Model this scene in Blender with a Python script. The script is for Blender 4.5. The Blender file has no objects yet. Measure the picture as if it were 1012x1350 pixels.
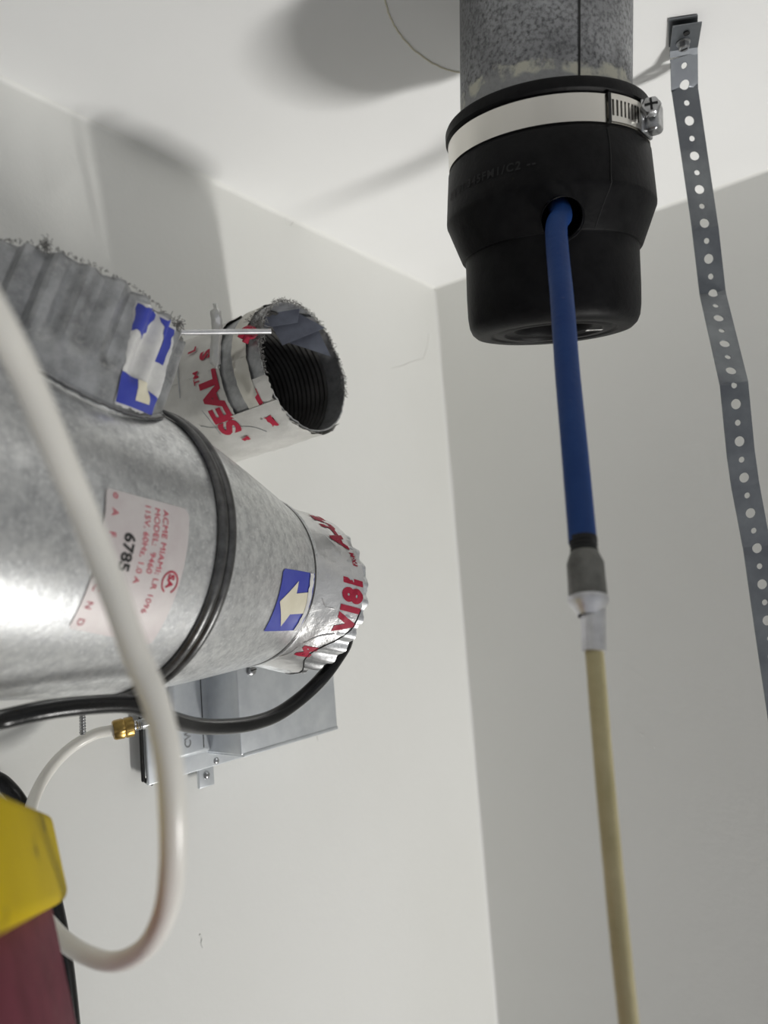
import bpy, bmesh, math, random
from mathutils import Vector, Matrix
PI = math.pi
random.seed(7)
V = Vector
scn = bpy.context.scene
COL = scn.collection

# ---------------------------------------------------------------- camera
H = 2.4                                             # ceiling height, room corner at (0,0,H)
AX = V((.7936, -.1193, -.5966)).normalized()        # world axes seen from the camera (x right, y down, z forward)
AY = V((.6037, .0319, .7966)); AY = (AY - AX*AY.dot(AX)).normalized()
AZ = AX.cross(AY).normalized()
FOC = 1000.0                                        # focal length in pixels of the 1012 x 1350 frame
def cam2w(v): return V((AX.dot(v), AY.dot(v), AZ.dot(v)))
def ray(px, py): return cam2w(V(((px-506)/FOC, (py-675)/FOC, 1.0)))
CAM = V((0, 0, H)) - .95*ray(572, 380)
def at(px, py, d): return CAM + d*ray(px, py)
def on_plane(px, py, ax, val):
    r = ray(px, py); return CAM + r*((val-CAM[ax])/r[ax])
cd = bpy.data.cameras.new('camera'); cam = bpy.data.objects.new('camera', cd); COL.objects.link(cam)
right, down, fwd = cam2w(V((1,0,0))), cam2w(V((0,1,0))), cam2w(V((0,0,1)))
R3 = Matrix((right, -down, -fwd)).transposed()
cam.matrix_world = Matrix.Translation(CAM) @ R3.to_4x4()
cd.sensor_fit = 'VERTICAL'; cd.sensor_height = 36; cd.sensor_width = 27
cd.lens = 36*FOC/1350; cd.clip_start = .01
cd.dof.use_dof = True; cd.dof.focus_distance = .47; cd.dof.aperture_fstop = 7.0
scn.camera = cam

# ---------------------------------------------------------------- world, lamps, exposure
w = bpy.data.worlds.new('room_light'); scn.world = w; w.use_nodes = True
bg = w.node_tree.nodes['Background']; bg.inputs[0].default_value = (.93, .95, 1.0, 1); bg.inputs[1].default_value = .35
def area_lamp(name, loc, target, sx, sy, power, color, spread=180):
    l = bpy.data.lights.new(name, 'AREA'); l.shape = 'RECTANGLE'; l.size = sx; l.size_y = sy
    l.energy = power; l.color = color
    o = bpy.data.objects.new(name, l); COL.objects.link(o)
    o.location = loc
    o.rotation_euler = (V(target)-V(loc)).to_track_quat('-Z', 'Y').to_euler(); l.spread = math.radians(spread)
    return o
area_lamp('work_lamp', (1.09, -.05, .62), (.26, -.14, 2.2), .08, .34, 4.05, (1, .985, .955), 78)
scn.view_settings.view_transform = 'Standard'; scn.view_settings.look = 'None'
scn.view_settings.gamma = 1; scn.view_settings.use_curve_mapping = False
scn.view_settings.exposure = 0.0

# ---------------------------------------------------------------- helpers
ORG = {}
def _register(o, org, parent):
    COL.objects.link(o)
    if parent is not None: o.parent = parent
    ORG[o.name] = org
def tag(o, label=None, cat=None, group=None, kind=None):
    if label: o['label'] = label
    if cat: o['category'] = cat
    if group: o['group'] = group
    if kind: o['kind'] = kind
    return o
def thing(name, org, label, cat):
    o = bpy.data.objects.new(name, None); o.empty_display_size = .02; o.location = org
    _register(o, V(org), None); return tag(o, label, cat)
def obj(name, verts, faces, mat, parent=None, org=None, smooth=True):
    if parent is not None: org = ORG[parent.name]
    if org is None:
        org = V((sum(v[0] for v in verts)/len(verts), sum(v[1] for v in verts)/len(verts), min(v[2] for v in verts)))
    org = V(org)
    me = bpy.data.meshes.new(name); me.from_pydata([tuple(V(v)-org) for v in verts], [], faces)
    me.materials.append(mat); me.validate()
    bm = bmesh.new(); bm.from_mesh(me); bmesh.ops.recalc_face_normals(bm, faces=bm.faces); bm.to_mesh(me); bm.free()
    if smooth:
        for p in me.polygons: p.use_smooth = True
        try: me.set_sharp_from_angle(angle=math.radians(38))
        except Exception: pass
    o = bpy.data.objects.new(name, me)
    if parent is None: o.location = org
    _register(o, org, parent); return o
class MB:                                             # several shapes in one mesh
    def __init__(s): s.v = []; s.f = []
    def add(s, vf):
        n = len(s.v); s.v += [V(p) for p in vf[0]]; s.f += [tuple(i+n for i in f) for f in vf[1]]; return s
    def build(s, name, mat, parent=None, org=None, smooth=True): return obj(name, s.v, s.f, mat, parent, org, smooth)
class Frame:                                          # cylinder frame: point(theta, s, r)
    def __init__(s, c, axis, ref=(0,0,1)):
        s.c = V(c); s.w = V(axis).normalized(); s.u = s.w.cross(V(ref)).normalized(); s.v = s.u.cross(s.w).normalized()
    def p(s, th, l, r): return s.c + s.w*l + (s.u*math.cos(th) + s.v*math.sin(th))*r
    def loc(s, P):
        d = P-s.c; l = d.dot(s.w); a, b = d.dot(s.u), d.dot(s.v); return math.atan2(b, a), l, math.hypot(a, b)
    def pick(s, px, py, rf):                          # (theta, l) where the view line first meets the surface r = rf(l)
        r = ray(px, py).normalized(); t = .05; prev = None
        while t < 1.2:
            th, l, rr = s.loc(CAM + r*t); g = rr - rf(l)
            if g <= 0: return th, l
            t += .0005
        return th, l
def lathe(fr, prof, n=64, rf=None, closed=False, th0=0, th1=2*PI):
    full = abs(th1-th0-2*PI) < 1e-6; m = n if full else n+1
    v = []; f = []
    for (l, r) in prof:
        for i in range(m):
            th = th0 + (th1-th0)*i/n
            ll, rr = (l, r) if rf is None else rf(th, l, r)
            v.append(fr.p(th, ll, rr))
    k = len(prof)
    for j in range(k if closed else k-1):
        for i in range(n if full else n):
            a = j*m+i; b = j*m+(i+1) % m; c = ((j+1) % k)*m+(i+1) % m; d = ((j+1) % k)*m+i
            f.append((a, b, c, d))
    return v, f
def shell(fr, l0, l1, r, t, n=64, steps=10, rf=None, th0=0, th1=2*PI):   # a sheet ring with thickness t (inwards)
    prof = [(l0+(l1-l0)*i/steps, r) for i in range(steps+1)] + [(l1-(l1-l0)*i/steps, r-t) for i in range(steps+1)]
    return lathe(fr, prof, n, rf, True, th0, th1)
def cr(pts, sub=8):                                   # Catmull-Rom through points
    P = [V(p) for p in pts]; P = [P[0]*2-P[1]] + P + [P[-1]*2-P[-2]]; out = []
    for i in range(1, len(P)-2):
        for k in range(sub):
            t = k/sub; a, b, c, d = P[i-1], P[i], P[i+1], P[i+2]
            out.append(.5*((2*b)+(c-a)*t+(2*a-5*b+4*c-d)*t*t+(3*b-a-3*c+d)*t**3))
    out.append(P[-2].copy()); return out
def sweep(path, rad, n=16, prof=None, cap=True):
    v = []; f = []; N = len(path); T0 = (path[1]-path[0]).normalized()
    nrm = T0.orthogonal().normalized()
    for i, p in enumerate(path):
        T = (path[min(i+1, N-1)]-path[max(i-1, 0)]).normalized()
        nrm = (nrm - T*nrm.dot(T)).normalized(); b = T.cross(nrm)
        r = rad(i/(N-1)) if callable(rad) else rad
        for k in range(n):
            a = 2*PI*k/n; q = r if prof is None else r*prof(a, i/(N-1))
            v.append(p + (nrm*math.cos(a)+b*math.sin(a))*q)
    for i in range(N-1):
        for k in range(n): f.append((i*n+k, i*n+(k+1) % n, (i+1)*n+(k+1) % n, (i+1)*n+k))
    if cap: f.append(tuple(range(n))[::-1]); f.append(tuple((N-1)*n+k for k in range(n)))
    return v, f
def boxvf(o, a, b, c):                                # parallelepiped from corner o with edge vectors
    v = [o+a*i+b*j+c*k for i in (0,1) for j in (0,1) for k in (0,1)]
    return v, [(0,1,3,2), (4,6,7,5), (0,4,5,1), (2,3,7,6), (0,2,6,4), (1,5,7,3)]
def bevel_box(o, a, b, c, r, seg=3):
    bm = bmesh.new(); v, f = boxvf(V(o), V(a), V(b), V(c)); vs = [bm.verts.new(p) for p in v]
    for q in f: bm.faces.new([vs[i] for i in q])
    bmesh.ops.recalc_face_normals(bm, faces=bm.faces)
    bmesh.ops.bevel(bm, geom=list(bm.edges), offset=r, segments=seg, affect='EDGES', profile=.5)
    out = [v.co.copy() for v in bm.verts]; ix = {v: i for i, v in enumerate(bm.verts)}
    fo = [tuple(ix[v] for v in q.verts) for q in bm.faces]; bm.free(); return out, fo
def wbox(x0, x1, y0, y1, z0, z1, r=.001): return bevel_box((x0,y0,z0), (x1-x0,0,0), (0,y1-y0,0), (0,0,z1-z0), r)
def fr_sphere(c, r, ax=None, sq=1, n=12):
    fr = Frame(c, ax or (0,0,1), (0,1,.1)); return lathe(fr, [(-r*sq*math.cos(PI*i/8), max(1e-5, r*math.sin(PI*i/8))) for i in range(9)], n)
def vnoise(x, y=0., z=0.):
    from mathutils import noise
    return noise.noise(V((x, y, z)))
# --- flat print wrapped on a surface
def glyphs(text, size, bold=0., spacing=1.):
    c = bpy.data.curves.new('t', 'FONT'); c.body = text; c.size = size; c.offset = bold*size; c.space_character = spacing
    c.resolution_u = 4
    o = bpy.data.objects.new('t', c); COL.objects.link(o)
    dg = bpy.context.evaluated_depsgraph_get(); dg.update()
    me = o.evaluated_get(dg).to_mesh()
    v = [(p.co.x, p.co.y) for p in me.vertices]; f = [tuple(p.vertices) for p in me.polygons]
    o.evaluated_get(dg).to_mesh_clear(); bpy.data.objects.remove(o); bpy.data.curves.remove(c)
    return v, f
def poly(pts): return [tuple(p) for p in pts], [tuple(range(len(pts)))]
def ragged(pts, amp, step, seed=0):
    out = []; n = len(pts)
    for i in range(n):
        a, b = V(pts[i]).to_2d(), V(pts[(i+1) % n]).to_2d(); L = (b-a).length; k = max(1, int(L/step)); nn = V((-(b-a).y, (b-a).x)).normalized()
        for j in range(k):
            q = a+(b-a)*j/k + (nn*amp*vnoise(seed+i*3.1+j*.83, seed*.7) if j else V((0,0))); out.append((q.x, q.y))
    return out
def decal(name, shapes, fn, mat, parent, step=.002):
    bm = bmesh.new()
    for v, f in shapes:
        vs = [bm.verts.new((p[0], p[1], 0)) for p in v]
        for q in f:
            try: bm.faces.new([vs[i] for i in q])
            except ValueError: pass
    bmesh.ops.triangulate(bm, faces=bm.faces)
    for k in (0, 1):
        lo = min(v.co[k] for v in bm.verts); hi = max(v.co[k] for v in bm.verts); x = (math.floor(lo/step)+1)*step
        while x < hi:
            co = [0,0,0]; co[k] = x; no = [0,0,0]; no[k] = 1
            bmesh.ops.bisect_plane(bm, geom=bm.verts[:]+bm.edges[:]+bm.faces[:], plane_co=co, plane_no=no); x += step
    ix = {v: i for i, v in enumerate(bm.verts)}
    vv = [fn(v.co.x, v.co.y) for v in bm.verts]; ff = [tuple(ix[v] for v in q.verts) for q in bm.faces]; bm.free()
    return obj(name, vv, ff, mat, parent)
def wrap(fr, rf, th0, l0, st, sl, off=.0002):         # print with x along +-theta and y along +-l
    def fn(x, y):
        l = l0+sl*y; r = rf(l); return fr.p(th0+st*x/r, l, r+off)
    return fn
def wrap_l(fr, rf, th0, l0, sl, st, off=.0002):       # print with x along +-l and y along +-theta
    def fn(x, y):
        l = l0+sl*x; r = rf(l); return fr.p(th0+st*y/r, l, r+off)
    return fn
def unwrap(q):                                        # keep angles on one branch
    return [q[0]]+[(q[0][0]+((p[0]-q[0][0]+PI) % (2*PI)-PI),)+tuple(p[1:]) for p in q[1:]]
def bilin(fr, rf, q, off=.0002):                      # unit square onto four picked corners 00,10,11,01
    def fn(x, y):
        th = (q[0][0]*(1-x)+q[1][0]*x)*(1-y)+(q[3][0]*(1-x)+q[2][0]*x)*y
        l = (q[0][1]*(1-x)+q[1][1]*x)*(1-y)+(q[3][1]*(1-x)+q[2][1]*x)*y
        return fr.p(th, l, rf(l)+off)
    return fn

# ---------------------------------------------------------------- materials
def mat(name, col, rough=.5, metal=0., c2=None, scale=20., contrast=(.35, .65), bump=0., bscale=None, detail=4., stretch=None,
        c3=None, s3=90., m3=(.5, .7), trans=0., sss=0., rvar=0., spec=.5, coat=0.):
    m = bpy.data.materials.new(name); m.use_nodes = True; nt = m.node_tree; N = nt.nodes; L = nt.links
    b = N['Principled BSDF']; b.inputs['Base Color'].default_value = (*col, 1); b.inputs['Roughness'].default_value = rough
    b.inputs['Metallic'].default_value = metal; b.inputs['Specular IOR Level'].default_value = spec
    if trans: b.inputs['Transmission Weight'].default_value = trans
    if sss: b.inputs['Subsurface Weight'].default_value = sss; b.inputs['Subsurface Radius'].default_value = (.01, .01, .01); b.inputs['Subsurface Scale'].default_value = .3
    if coat: b.inputs['Coat Weight'].default_value = coat
    tc = N.new('ShaderNodeTexCoord'); mp = N.new('ShaderNodeMapping'); L.new(tc.outputs['Object'], mp.inputs[0])
    if stretch: mp.inputs['Scale'].default_value = stretch
    def noise(s, d=detail, dist=0.):
        n = N.new('ShaderNodeTexNoise'); n.inputs['Scale'].default_value = s; n.inputs['Detail'].default_value = d; n.inputs['Roughness'].default_value = .62
        n.inputs['Distortion'].default_value = dist; L.new(mp.outputs[0], n.inputs['Vector']); return n
    def ramp(src, lo, hi):
        r = N.new('ShaderNodeMapRange'); r.inputs[1].default_value = lo; r.inputs[2].default_value = hi; r.clamp = True; L.new(src, r.inputs[0]); return r.outputs[0]
    def mix(fac, A, B):
        x = N.new('ShaderNodeMix'); x.data_type = 'RGBA'; L.new(fac, x.inputs[0])
        for s, val in ((6, A), (7, B)):
            if isinstance(val, tuple): x.inputs[s].default_value = (*val, 1)
            else: L.new(val, x.inputs[s])
        return x.outputs[2]
    out = None
    if c2:
        n = noise(scale); out = mix(ramp(n.outputs[0], *contrast), col, c2)
        if c3: n3 = noise(s3, 6.); out = mix(ramp(n3.outputs[0], *m3), out, c3)
        L.new(out, b.inputs['Base Color'])
        if rvar:
            r = N.new('ShaderNodeMapRange'); r.inputs[3].default_value = rough-rvar; r.inputs[4].default_value = rough+rvar
            L.new(n.outputs[0], r.inputs[0]); L.new(r.outputs[0], b.inputs['Roughness'])
    if bump:
        nb = noise(bscale or scale*2, 5.); bp = N.new('ShaderNodeBump'); bp.inputs['Strength'].default_value = bump; bp.inputs['Distance'].default_value = .001
        L.new(nb.outputs[0], bp.inputs['Height']); L.new(bp.outputs[0], b.inputs['Normal'])
    m['h'] = 1
    return m, nt, b, mp, noise, ramp, mix, out
def M_(*a, **k): return mat(*a, **k)[0]
PAINT = M_('wall_paint', (.83, .83, .80), .55, c2=(.80, .80, .765), scale=2.5, bump=.28, bscale=120)
PAINTC = M_('ceiling_paint', (.86, .86, .85), .6, c2=(.83, .83, .82), scale=3, bump=.12, bscale=60)
FLOOR = M_('concrete', (.32, .31, .29), .8, c2=(.25, .24, .23), scale=6, bump=.3)
GALV = M_('galvanised_sheet', (.80, .81, .81), .34, .85, c2=(.52, .53, .54), scale=170, contrast=(.36, .68), c3=(.92, .93, .93), s3=520, m3=(.52, .70), bump=.12, bscale=300, rvar=.10)
GALVD = M_('dusty_galvanised_sheet', (.50, .51, .52), .45, .75, c2=(.27, .275, .28), scale=90, contrast=(.35, .7), c3=(.5, .5, .5), s3=300, m3=(.52, .75), bump=.2, bscale=250)
GBOX = M_('zinc_plate', (.74, .77, .79), .40, .72, c2=(.62, .65, .68), scale=40, bump=.05, bscale=200)
BEAD = M_('dull_bead_metal', (.16, .16, .16), .35, .85, c2=(.09, .09, .09), scale=150, bump=.1)
FOIL = M_('foil_tape', (.84, .84, .83), .36, .75, c2=(.66, .66, .65), scale=25, bump=.8, bscale=90, rvar=.08)
FOILW = M_('aged_foil_tape', (.73, .72, .69), .45, .45, c2=(.60, .59, .56), scale=30, bump=.9, bscale=70)
RED = M_('red_ink', (.42, .012, .045), .5)
REDL = M_('faded_red_ink', (.55, .06, .10), .5)
BLACKINK = M_('black_ink', (.02, .02, .02), .5)
BLUEINK = M_('blue_ink', (.035, .05, .36), .45, c2=(.06, .08, .40), scale=60)
CREAM = M_('cream_print', (.74, .70, .56), .5, c2=(.66, .62, .48), scale=80)
LABELW = M_('worn_white_label', (.66, .66, .64), .55, c2=(.52, .51, .52), scale=120, contrast=(.4, .75), bump=.3, bscale=300)
LABELR = M_('clear_silver_label', (.72, .68, .67), .42, .35, c2=(.66, .60, .60), scale=60)
RUBBER = M_('black_rubber', (.0025, .0025, .003), .5, spec=.14, c2=(.007, .007, .0075), scale=80, bump=.25, bscale=250, rvar=.07)
STEEL = M_('stainless_steel', (.74, .72, .67), .26, 1., c2=(.64, .62, .57), scale=18, stretch=(1, 1, .2), bump=.04)
SCREWM = M_('zinc_screw', (.55, .56, .57), .28, 1., c2=(.32, .32, .32), scale=200)
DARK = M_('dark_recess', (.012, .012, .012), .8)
BLUEH = M_('blue_hose_rubber', (.010, .042, .17), .5, spec=.2, c2=(.014, .052, .19), scale=40, c3=(.07, .09, .16), s3=170, m3=(.66, .78), bump=.3, bscale=240)
TANH = M_('aged_tan_hose', (.60, .53, .31), .5, spec=.3, c2=(.50, .44, .24), scale=60, c3=(.18, .14, .07), s3=190, m3=(.66, .74), bump=.3, bscale=200, sss=.1)
SLEEVE = M_('dull_steel_sleeve', (.20, .20, .185), .5, .6, c2=(.12, .12, .11), scale=90, bump=.4, bscale=200)
ALU = M_('aluminium', (.82, .82, .83), .38, .9, c2=(.55, .55, .56), scale=60)
WTUBE = M_('milky_nylon_tube', (.90, .88, .82), .34, sss=.5, c2=(.86, .84, .78), scale=30, coat=.2)
BCABLE = M_('black_cable_jacket', (.004, .004, .0045), .24, spec=.35, c2=(.012, .012, .012), scale=60, bump=.15, bscale=150)
BRASS = M_('brass', (.50, .34, .11), .32, 1., c2=(.34, .23, .08), scale=120)
YEL = M_('yellow_plastic', (.64, .48, .0), .6, spec=.06, c2=(.55, .40, .0), scale=25, c3=(.09, .07, .01), s3=45, m3=(.585, .66), stretch=(1, 1, .6), bump=.1)
MAROON = M_('maroon_fibreglass', (.21, .048, .075), .75, spec=.15, c2=(.15, .033, .052), scale=60, bump=.3, bscale=200, c3=(.25, .10, .11), s3=140, m3=(.6, .75))
STRAPM = M_('galvanised_strap', (.215, .23, .24), .42, .85, c2=(.15, .16, .175), scale=35, bump=.05, bscale=120, rvar=.08)
LINT = M_('grey_lint', (.30, .29, .28), .95, c2=(.18, .18, .17), scale=300, bump=.6, bscale=500)
CAULK = M_('white_caulk', (.83, .83, .80), .55, bump=.3, bscale=60)
STAIN = M_('yellowed_sealant', (.66, .63, .50), .6)
INNER = M_('dark_duct_inside', (.075, .073, .07), .6, .5, c2=(.035, .034, .032), scale=50, bump=.4, bscale=150)  # dark, mottled tone for the inside of the ducts
LITLINER = M_('lit_blue_grey_liner', (.20, .22, .27), .6, .3, c2=(.13, .14, .18), scale=40, bump=.2)  # paler blue-grey standing for light on the duct liner
# the drain pipe: weathered dark zinc with a rim of old caulk near its lower end
def pipe_mat():
    m, nt, b, mp, noise, ramp, mix, out = mat('weathered_zinc_pipe', (.24, .245, .25), .6, .45, c2=(.44, .45, .455), scale=16, contrast=(.38, .66),
        c3=(.09, .09, .095), s3=420, m3=(.44, .68), bump=.35, bscale=220)
    N = nt.nodes; L = nt.links
    sep = N.new('ShaderNodeSeparateXYZ'); L.new(mp.outputs[0], sep.inputs[0])
    n = noise(26, 6.); a = N.new('ShaderNodeMath'); a.operation = 'MULTIPLY_ADD'; a.inputs[1].default_value = .030; L.new(n.outputs[0], a.inputs[0]); L.new(sep.outputs[2], a.inputs[2])
    lo = ramp(a.outputs[0], .0385, .0405); hi = N.new('ShaderNodeMapRange'); hi.inputs[1].default_value = .0455; hi.inputs[2].default_value = .0475; hi.inputs[3].default_value = 1; hi.inputs[4].default_value = 0; hi.clamp = True
    L.new(a.outputs[0], hi.inputs[0])
    mu = N.new('ShaderNodeMath'); mu.operation = 'MULTIPLY'; L.new(lo, mu.inputs[0]); L.new(hi.outputs[0], mu.inputs[1])
    n2 = ramp(noise(60, 5.).outputs[0], .42, .55); mu2 = N.new('ShaderNodeMath'); mu2.operation = 'MULTIPLY'; L.new(mu.outputs[0], mu2.inputs[0]); L.new(n2, mu2.inputs[1])
    base = N.new('ShaderNodeMapRange'); base.inputs[1].default_value = .040; base.inputs[2].default_value = .046; base.inputs[3].default_value = .75; base.inputs[4].default_value = 0; base.clamp = True
    L.new(a.outputs[0], base.inputs[0])
    o1 = mix(base.outputs[0], out, (.30, .305, .30)); o2 = mix(mu2.outputs[0], o1, (.52, .51, .43))
    L.new(o2, b.inputs['Base Color'])
    return m
PIPE = pipe_mat()

# ================================================================ the setting
def slab(name, x0, x1, y0, y1, z0, z1, m):
    v, f = boxvf(V((x0,y0,z0)), V((x1-x0,0,0)), V((0,y1-y0,0)), V((0,0,z1-z0)))
    return tag(obj(name, v, f, m, smooth=False), kind='structure')
RX, RY = 2.4, -2.6
slab('floor', -.1, RX, RY, .1, -.1, 0, FLOOR)
ceil_o = slab('ceiling', -.1, RX, RY, .1, H, H+.1, PAINTC)
wl = slab('wall_left', -.1, 0, RY, .1, 0, H, PAINT)
wr = slab('wall_right', 0, RX, 0, .1, 0, H, PAINT)
# hand-filled caulk fillets where the surfaces meet
def fillet(name, p0, p1, a, b, r, n=90, seed=0):
    p0, p1, a, b = V(p0), V(p1), V(a), V(b); v = []; f = []
    for i in range(n+1):
        t = i/n; c = p0+(p1-p0)*t; rr = r*(1+.55*vnoise(t*34+seed, seed)); k = 7
        for j in range(k):
            th = PI/2*j/(k-1); q = c + a*rr*(1-math.sin(th)) + b*rr*(1-math.cos(th)); v.append(q)
        v.append(c - (a+b)*.0005)
        if i: 
            o = (i-1)*8
            for j in range(8): f.append((o+j, o+(j+1) % 8, o+8+(j+1) % 8, o+8+j))
    return tag(obj(name, v, f, CAULK), kind='structure')
fillet('trim_1', (0,0,H), (0,RY+.01,H), (1,0,0), (0,0,-1), .0035, 300, 1)
fillet('trim_2', (0,0,H), (RX-.01,0,H), (0,-1,0), (0,0,-1), .003, 200, 5)
fillet('trim_3', (0,0,0.005), (0,0,H-.003), (1,0,0), (0,-1,0), .0035, 220, 9)
# yellowed hairline of sealant round the pipe on the ceiling
pts = [on_plane(x, y, 2, H-.0002) for x, y in ((500,-40),(507,0),(518,30),(535,55),(560,77),(585,90),(612,97))]
obj('sealant_line', *sweep([p+V((random.uniform(-.0003,.0003), random.uniform(-.0003,.0003), 0)) for p in cr(pts, 8)], .0006, 6), STAIN, ceil_o)
# small runs and scuffs in the wall paint
def scuff(px, py, pts, ax, par, r=.0005):
    p = [on_plane(px+a, py+b, ax, .0 if ax == 0 else 0) for a, b in pts]
    nrm = V((1,0,0)) if ax == 0 else V((0,-1,0))
    obj('paint_run', *sweep(cr([q+nrm*.0001 for q in p], 4), r, 6), PAINT, par)
scuff(265, 1240, [(-2,-8),(1,-3),(0,3),(2,9)], 0, wl, .0008)
scuff(536, 480, [(-20,6),(-6,3),(4,-2),(20,-6)], 0, wl)
scuff(565, 460, [(0,-20),(-3,0),(-8,14)], 0, wl)
scuff(383, 290, [(-8,-4),(-2,8),(4,2),(4,-6)], 0, wl)
scuff(418, 970, [(2,-8),(0,0),(1,6)], 0, wl)
scuff(845, 968, [(-2,-2),(2,2)], 1, wr, .001)
scuff(862, 985, [(-1,-2),(1,2)], 1, wr, .0009)

# ================================================================ vertical pipe with rubber cap
def cam_axis(ux, uy, uz): return cam2w(V((ux, uy, uz))).normalized()
wp = cam_axis(-.0137, -1, -.065)
pb = at(717.5, 205, .46)
top_l = (H+.03-pb.z)/wp.z
pipe = thing('drain_pipe', pb, 'weathered grey zinc pipe coming down through the ceiling into a black rubber cap', 'pipe')
fp = Frame(pb, wp, (0,1,0))
v, f = shell(fp, 0, top_l, .0506, .003, 96, 4)
# local z of the pipe body is used by its material, so build it upright and turn it
def upright(name, prof_vf, mat_, parent, fr):
    o = obj(name, prof_vf[0], prof_vf[1], mat_, parent)
    Rm = Matrix((fr.v, fr.u, fr.w)).transposed()
    me = o.data
    for q in me.vertices: q.co = Rm.transposed() @ q.co
    o.rotation_euler = Rm.to_euler(); return o
upright('pipe_body', (v, f), PIPE, pipe, fp)
th_s, l_s = fp.pick(763, 80, lambda l: .0506)
def seam_rf(th, l, r): return l, r
seam = MB()
seam.add(shell(fp, 0, top_l, .0510, .0008, 3, 1, th0=th_s-.012, th1=th_s+.012))
seam.build('seam', DARK, pipe)

wc = cam_axis(-.053, -1, -.065)
ctop = at(719, 166, .46)
fc = Frame(ctop, -wc, (0,1,0))                        # l grows downwards
cap = thing('rubber_coupling', ctop, 'black rubber pipe cap clamped over the lower end of the grey zinc pipe', 'pipe cap')
prof = [(0,.0515),(-.0006,.0545),(0,.0600),(.0015,.0607),(.0060,.0607),(.0068,.0598),(.0075,.0585),(.0240,.0585),(.0247,.0592),(.0262,.0600),(.0400,.0612),(.0500,.0620),(.0540,.0623),(.0556,.0622),
        (.0570,.0616),(.0770,.0540),(.0778,.0534),(.0780,.0520),(.0785,.0518),(.0850,.0518),(.1000,.0520),(.1120,.0518),(.1180,.0510),(.1215,.0495),(.1238,.0470),(.1245,.0440),(.1243,.0385),
        (.1232,.0375),(.1232,.0355),(.1240,.0345),(.1240,.0300),(.1225,.0290),(.1215,.0240),(.1190,.0225),(.1100,.0222),(.0950,.0225),(.0940,.0300),(.0940,.0470),(.0900,.0480),(.0800,.0482),(.0560,.0560),(.0480,.0562),(.0300,.0515)]
tmp = obj('tmp_a', *lathe(fc, prof, 128, None, True), RUBBER, None, ctop)
hp = at(739, 287, .46); thh, lh, _ = fc.loc(hp)
thh, lh = fc.pick(740, 286, lambda l: .0623 if l < .055 else .0623-(l-.055)*.37)
hc = fc.p(thh, lh, .055); hn = (fc.p(thh, lh, 1)-fc.p(thh, lh, 0)).normalized(); hn = (hn*.9 - wc*.42).normalized()
cut = obj('tmp_b', *sweep([hc-hn*.02, hc+hn*.03], .0113, 32), RUBBER, None, hc)
md = tmp.modifiers.new('b', 'BOOLEAN'); md.operation = 'DIFFERENCE'; md.solver = 'EXACT'; md.object = cut
dg = bpy.context.evaluated_depsgraph_get(); dg.update()
me = bpy.data.meshes.new_from_object(tmp.evaluated_get(dg)); me.name = 'coupling_body'
for p in me.polygons: p.use_smooth = True
me.set_sharp_from_angle(angle=math.radians(40))
for o in (tmp, cut): bpy.data.objects.remove(o)
body = bpy.data.objects.new('cap_body', me); COL.objects.link(body); body.parent = cap; ORG[body.name] = ctop
obj('hole_rim', *sweep([hc+hn*.0052+(hn.orthogonal().normalized()*math.cos(a)+hn.cross(hn.orthogonal()).normalized()*math.sin(a))*.0114 for a in [2*PI*i/32 for i in range(33)]], .0004, 6), RUBBER, cap)
capr = lambda l: .0600+(l-.0262)*.0875 if l < .055 else .0622-(l-.055)*.38
# mould seam
th_m, l_m = fc.pick(806, 235, capr)
sm = MB(); ps = [fc.p(th_m+.01*math.sin(i), l, capr(l)+.0001) for i, l in enumerate([.0265,.033,.040,.047,.054])]+[fc.p(th_m-.10*k/3, .056+.007*k, capr(.056+.007*k)+.0001) for k in range(4)]
obj('mould_seam', *sweep(cr(ps, 4), .00035, 6), DARK, cap)
# raised moulded characters round the shoulder
t0, l0 = fc.pick(594, 268, capr)
t1, l1 = fc.pick(706, 226, capr)
sgn = 1 if (t1-t0) > 0 else -1
decal('moulded_lettering', [glyphs('2.S 01 345FM1/C2 --', .0062, .03, 1.25)], wrap(fc, capr, t0, .0450, sgn, -1, .0004), DARK, cap, .004)
# bottom sticker
q = at(783, 428, .46)
def under(x, y):
    return fc.c + fc.w*.1249 + (q-fc.c) - fc.w*((q-fc.c).dot(fc.w)) + cam2w(V((1,0,0)))*x + fc.w.cross(cam2w(V((1,0,0))))*y
decal('sticker', [poly([(-.0045,-.004),(.0045,-.0005),(.0045,.003),(-.0045,.001)])], under, LABELW, cap)
decal('sticker_print', [glyphs('E90', .0035)], lambda x, y: under(x-.003, y-.001)+fc.w*.0002, BLACKINK, cap)
# worm-drive clamp
cl = thing('hose_clamp', fc.p(0, .015, .06), 'bright stainless worm-drive hose clamp tightened round the black rubber cap', 'clamp')
th_g, _ = fc.pick(803, 185, lambda l: .0595)
th_h, _ = fc.pick(846, 192, lambda l: .0600)
sg = 1 if ((th_h-th_g+PI) % (2*PI)-PI) > 0 else -1
obj('band', *shell(fc, .0085, .0232, .0594, .0008, 128, 2), STEEL, cl)
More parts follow.
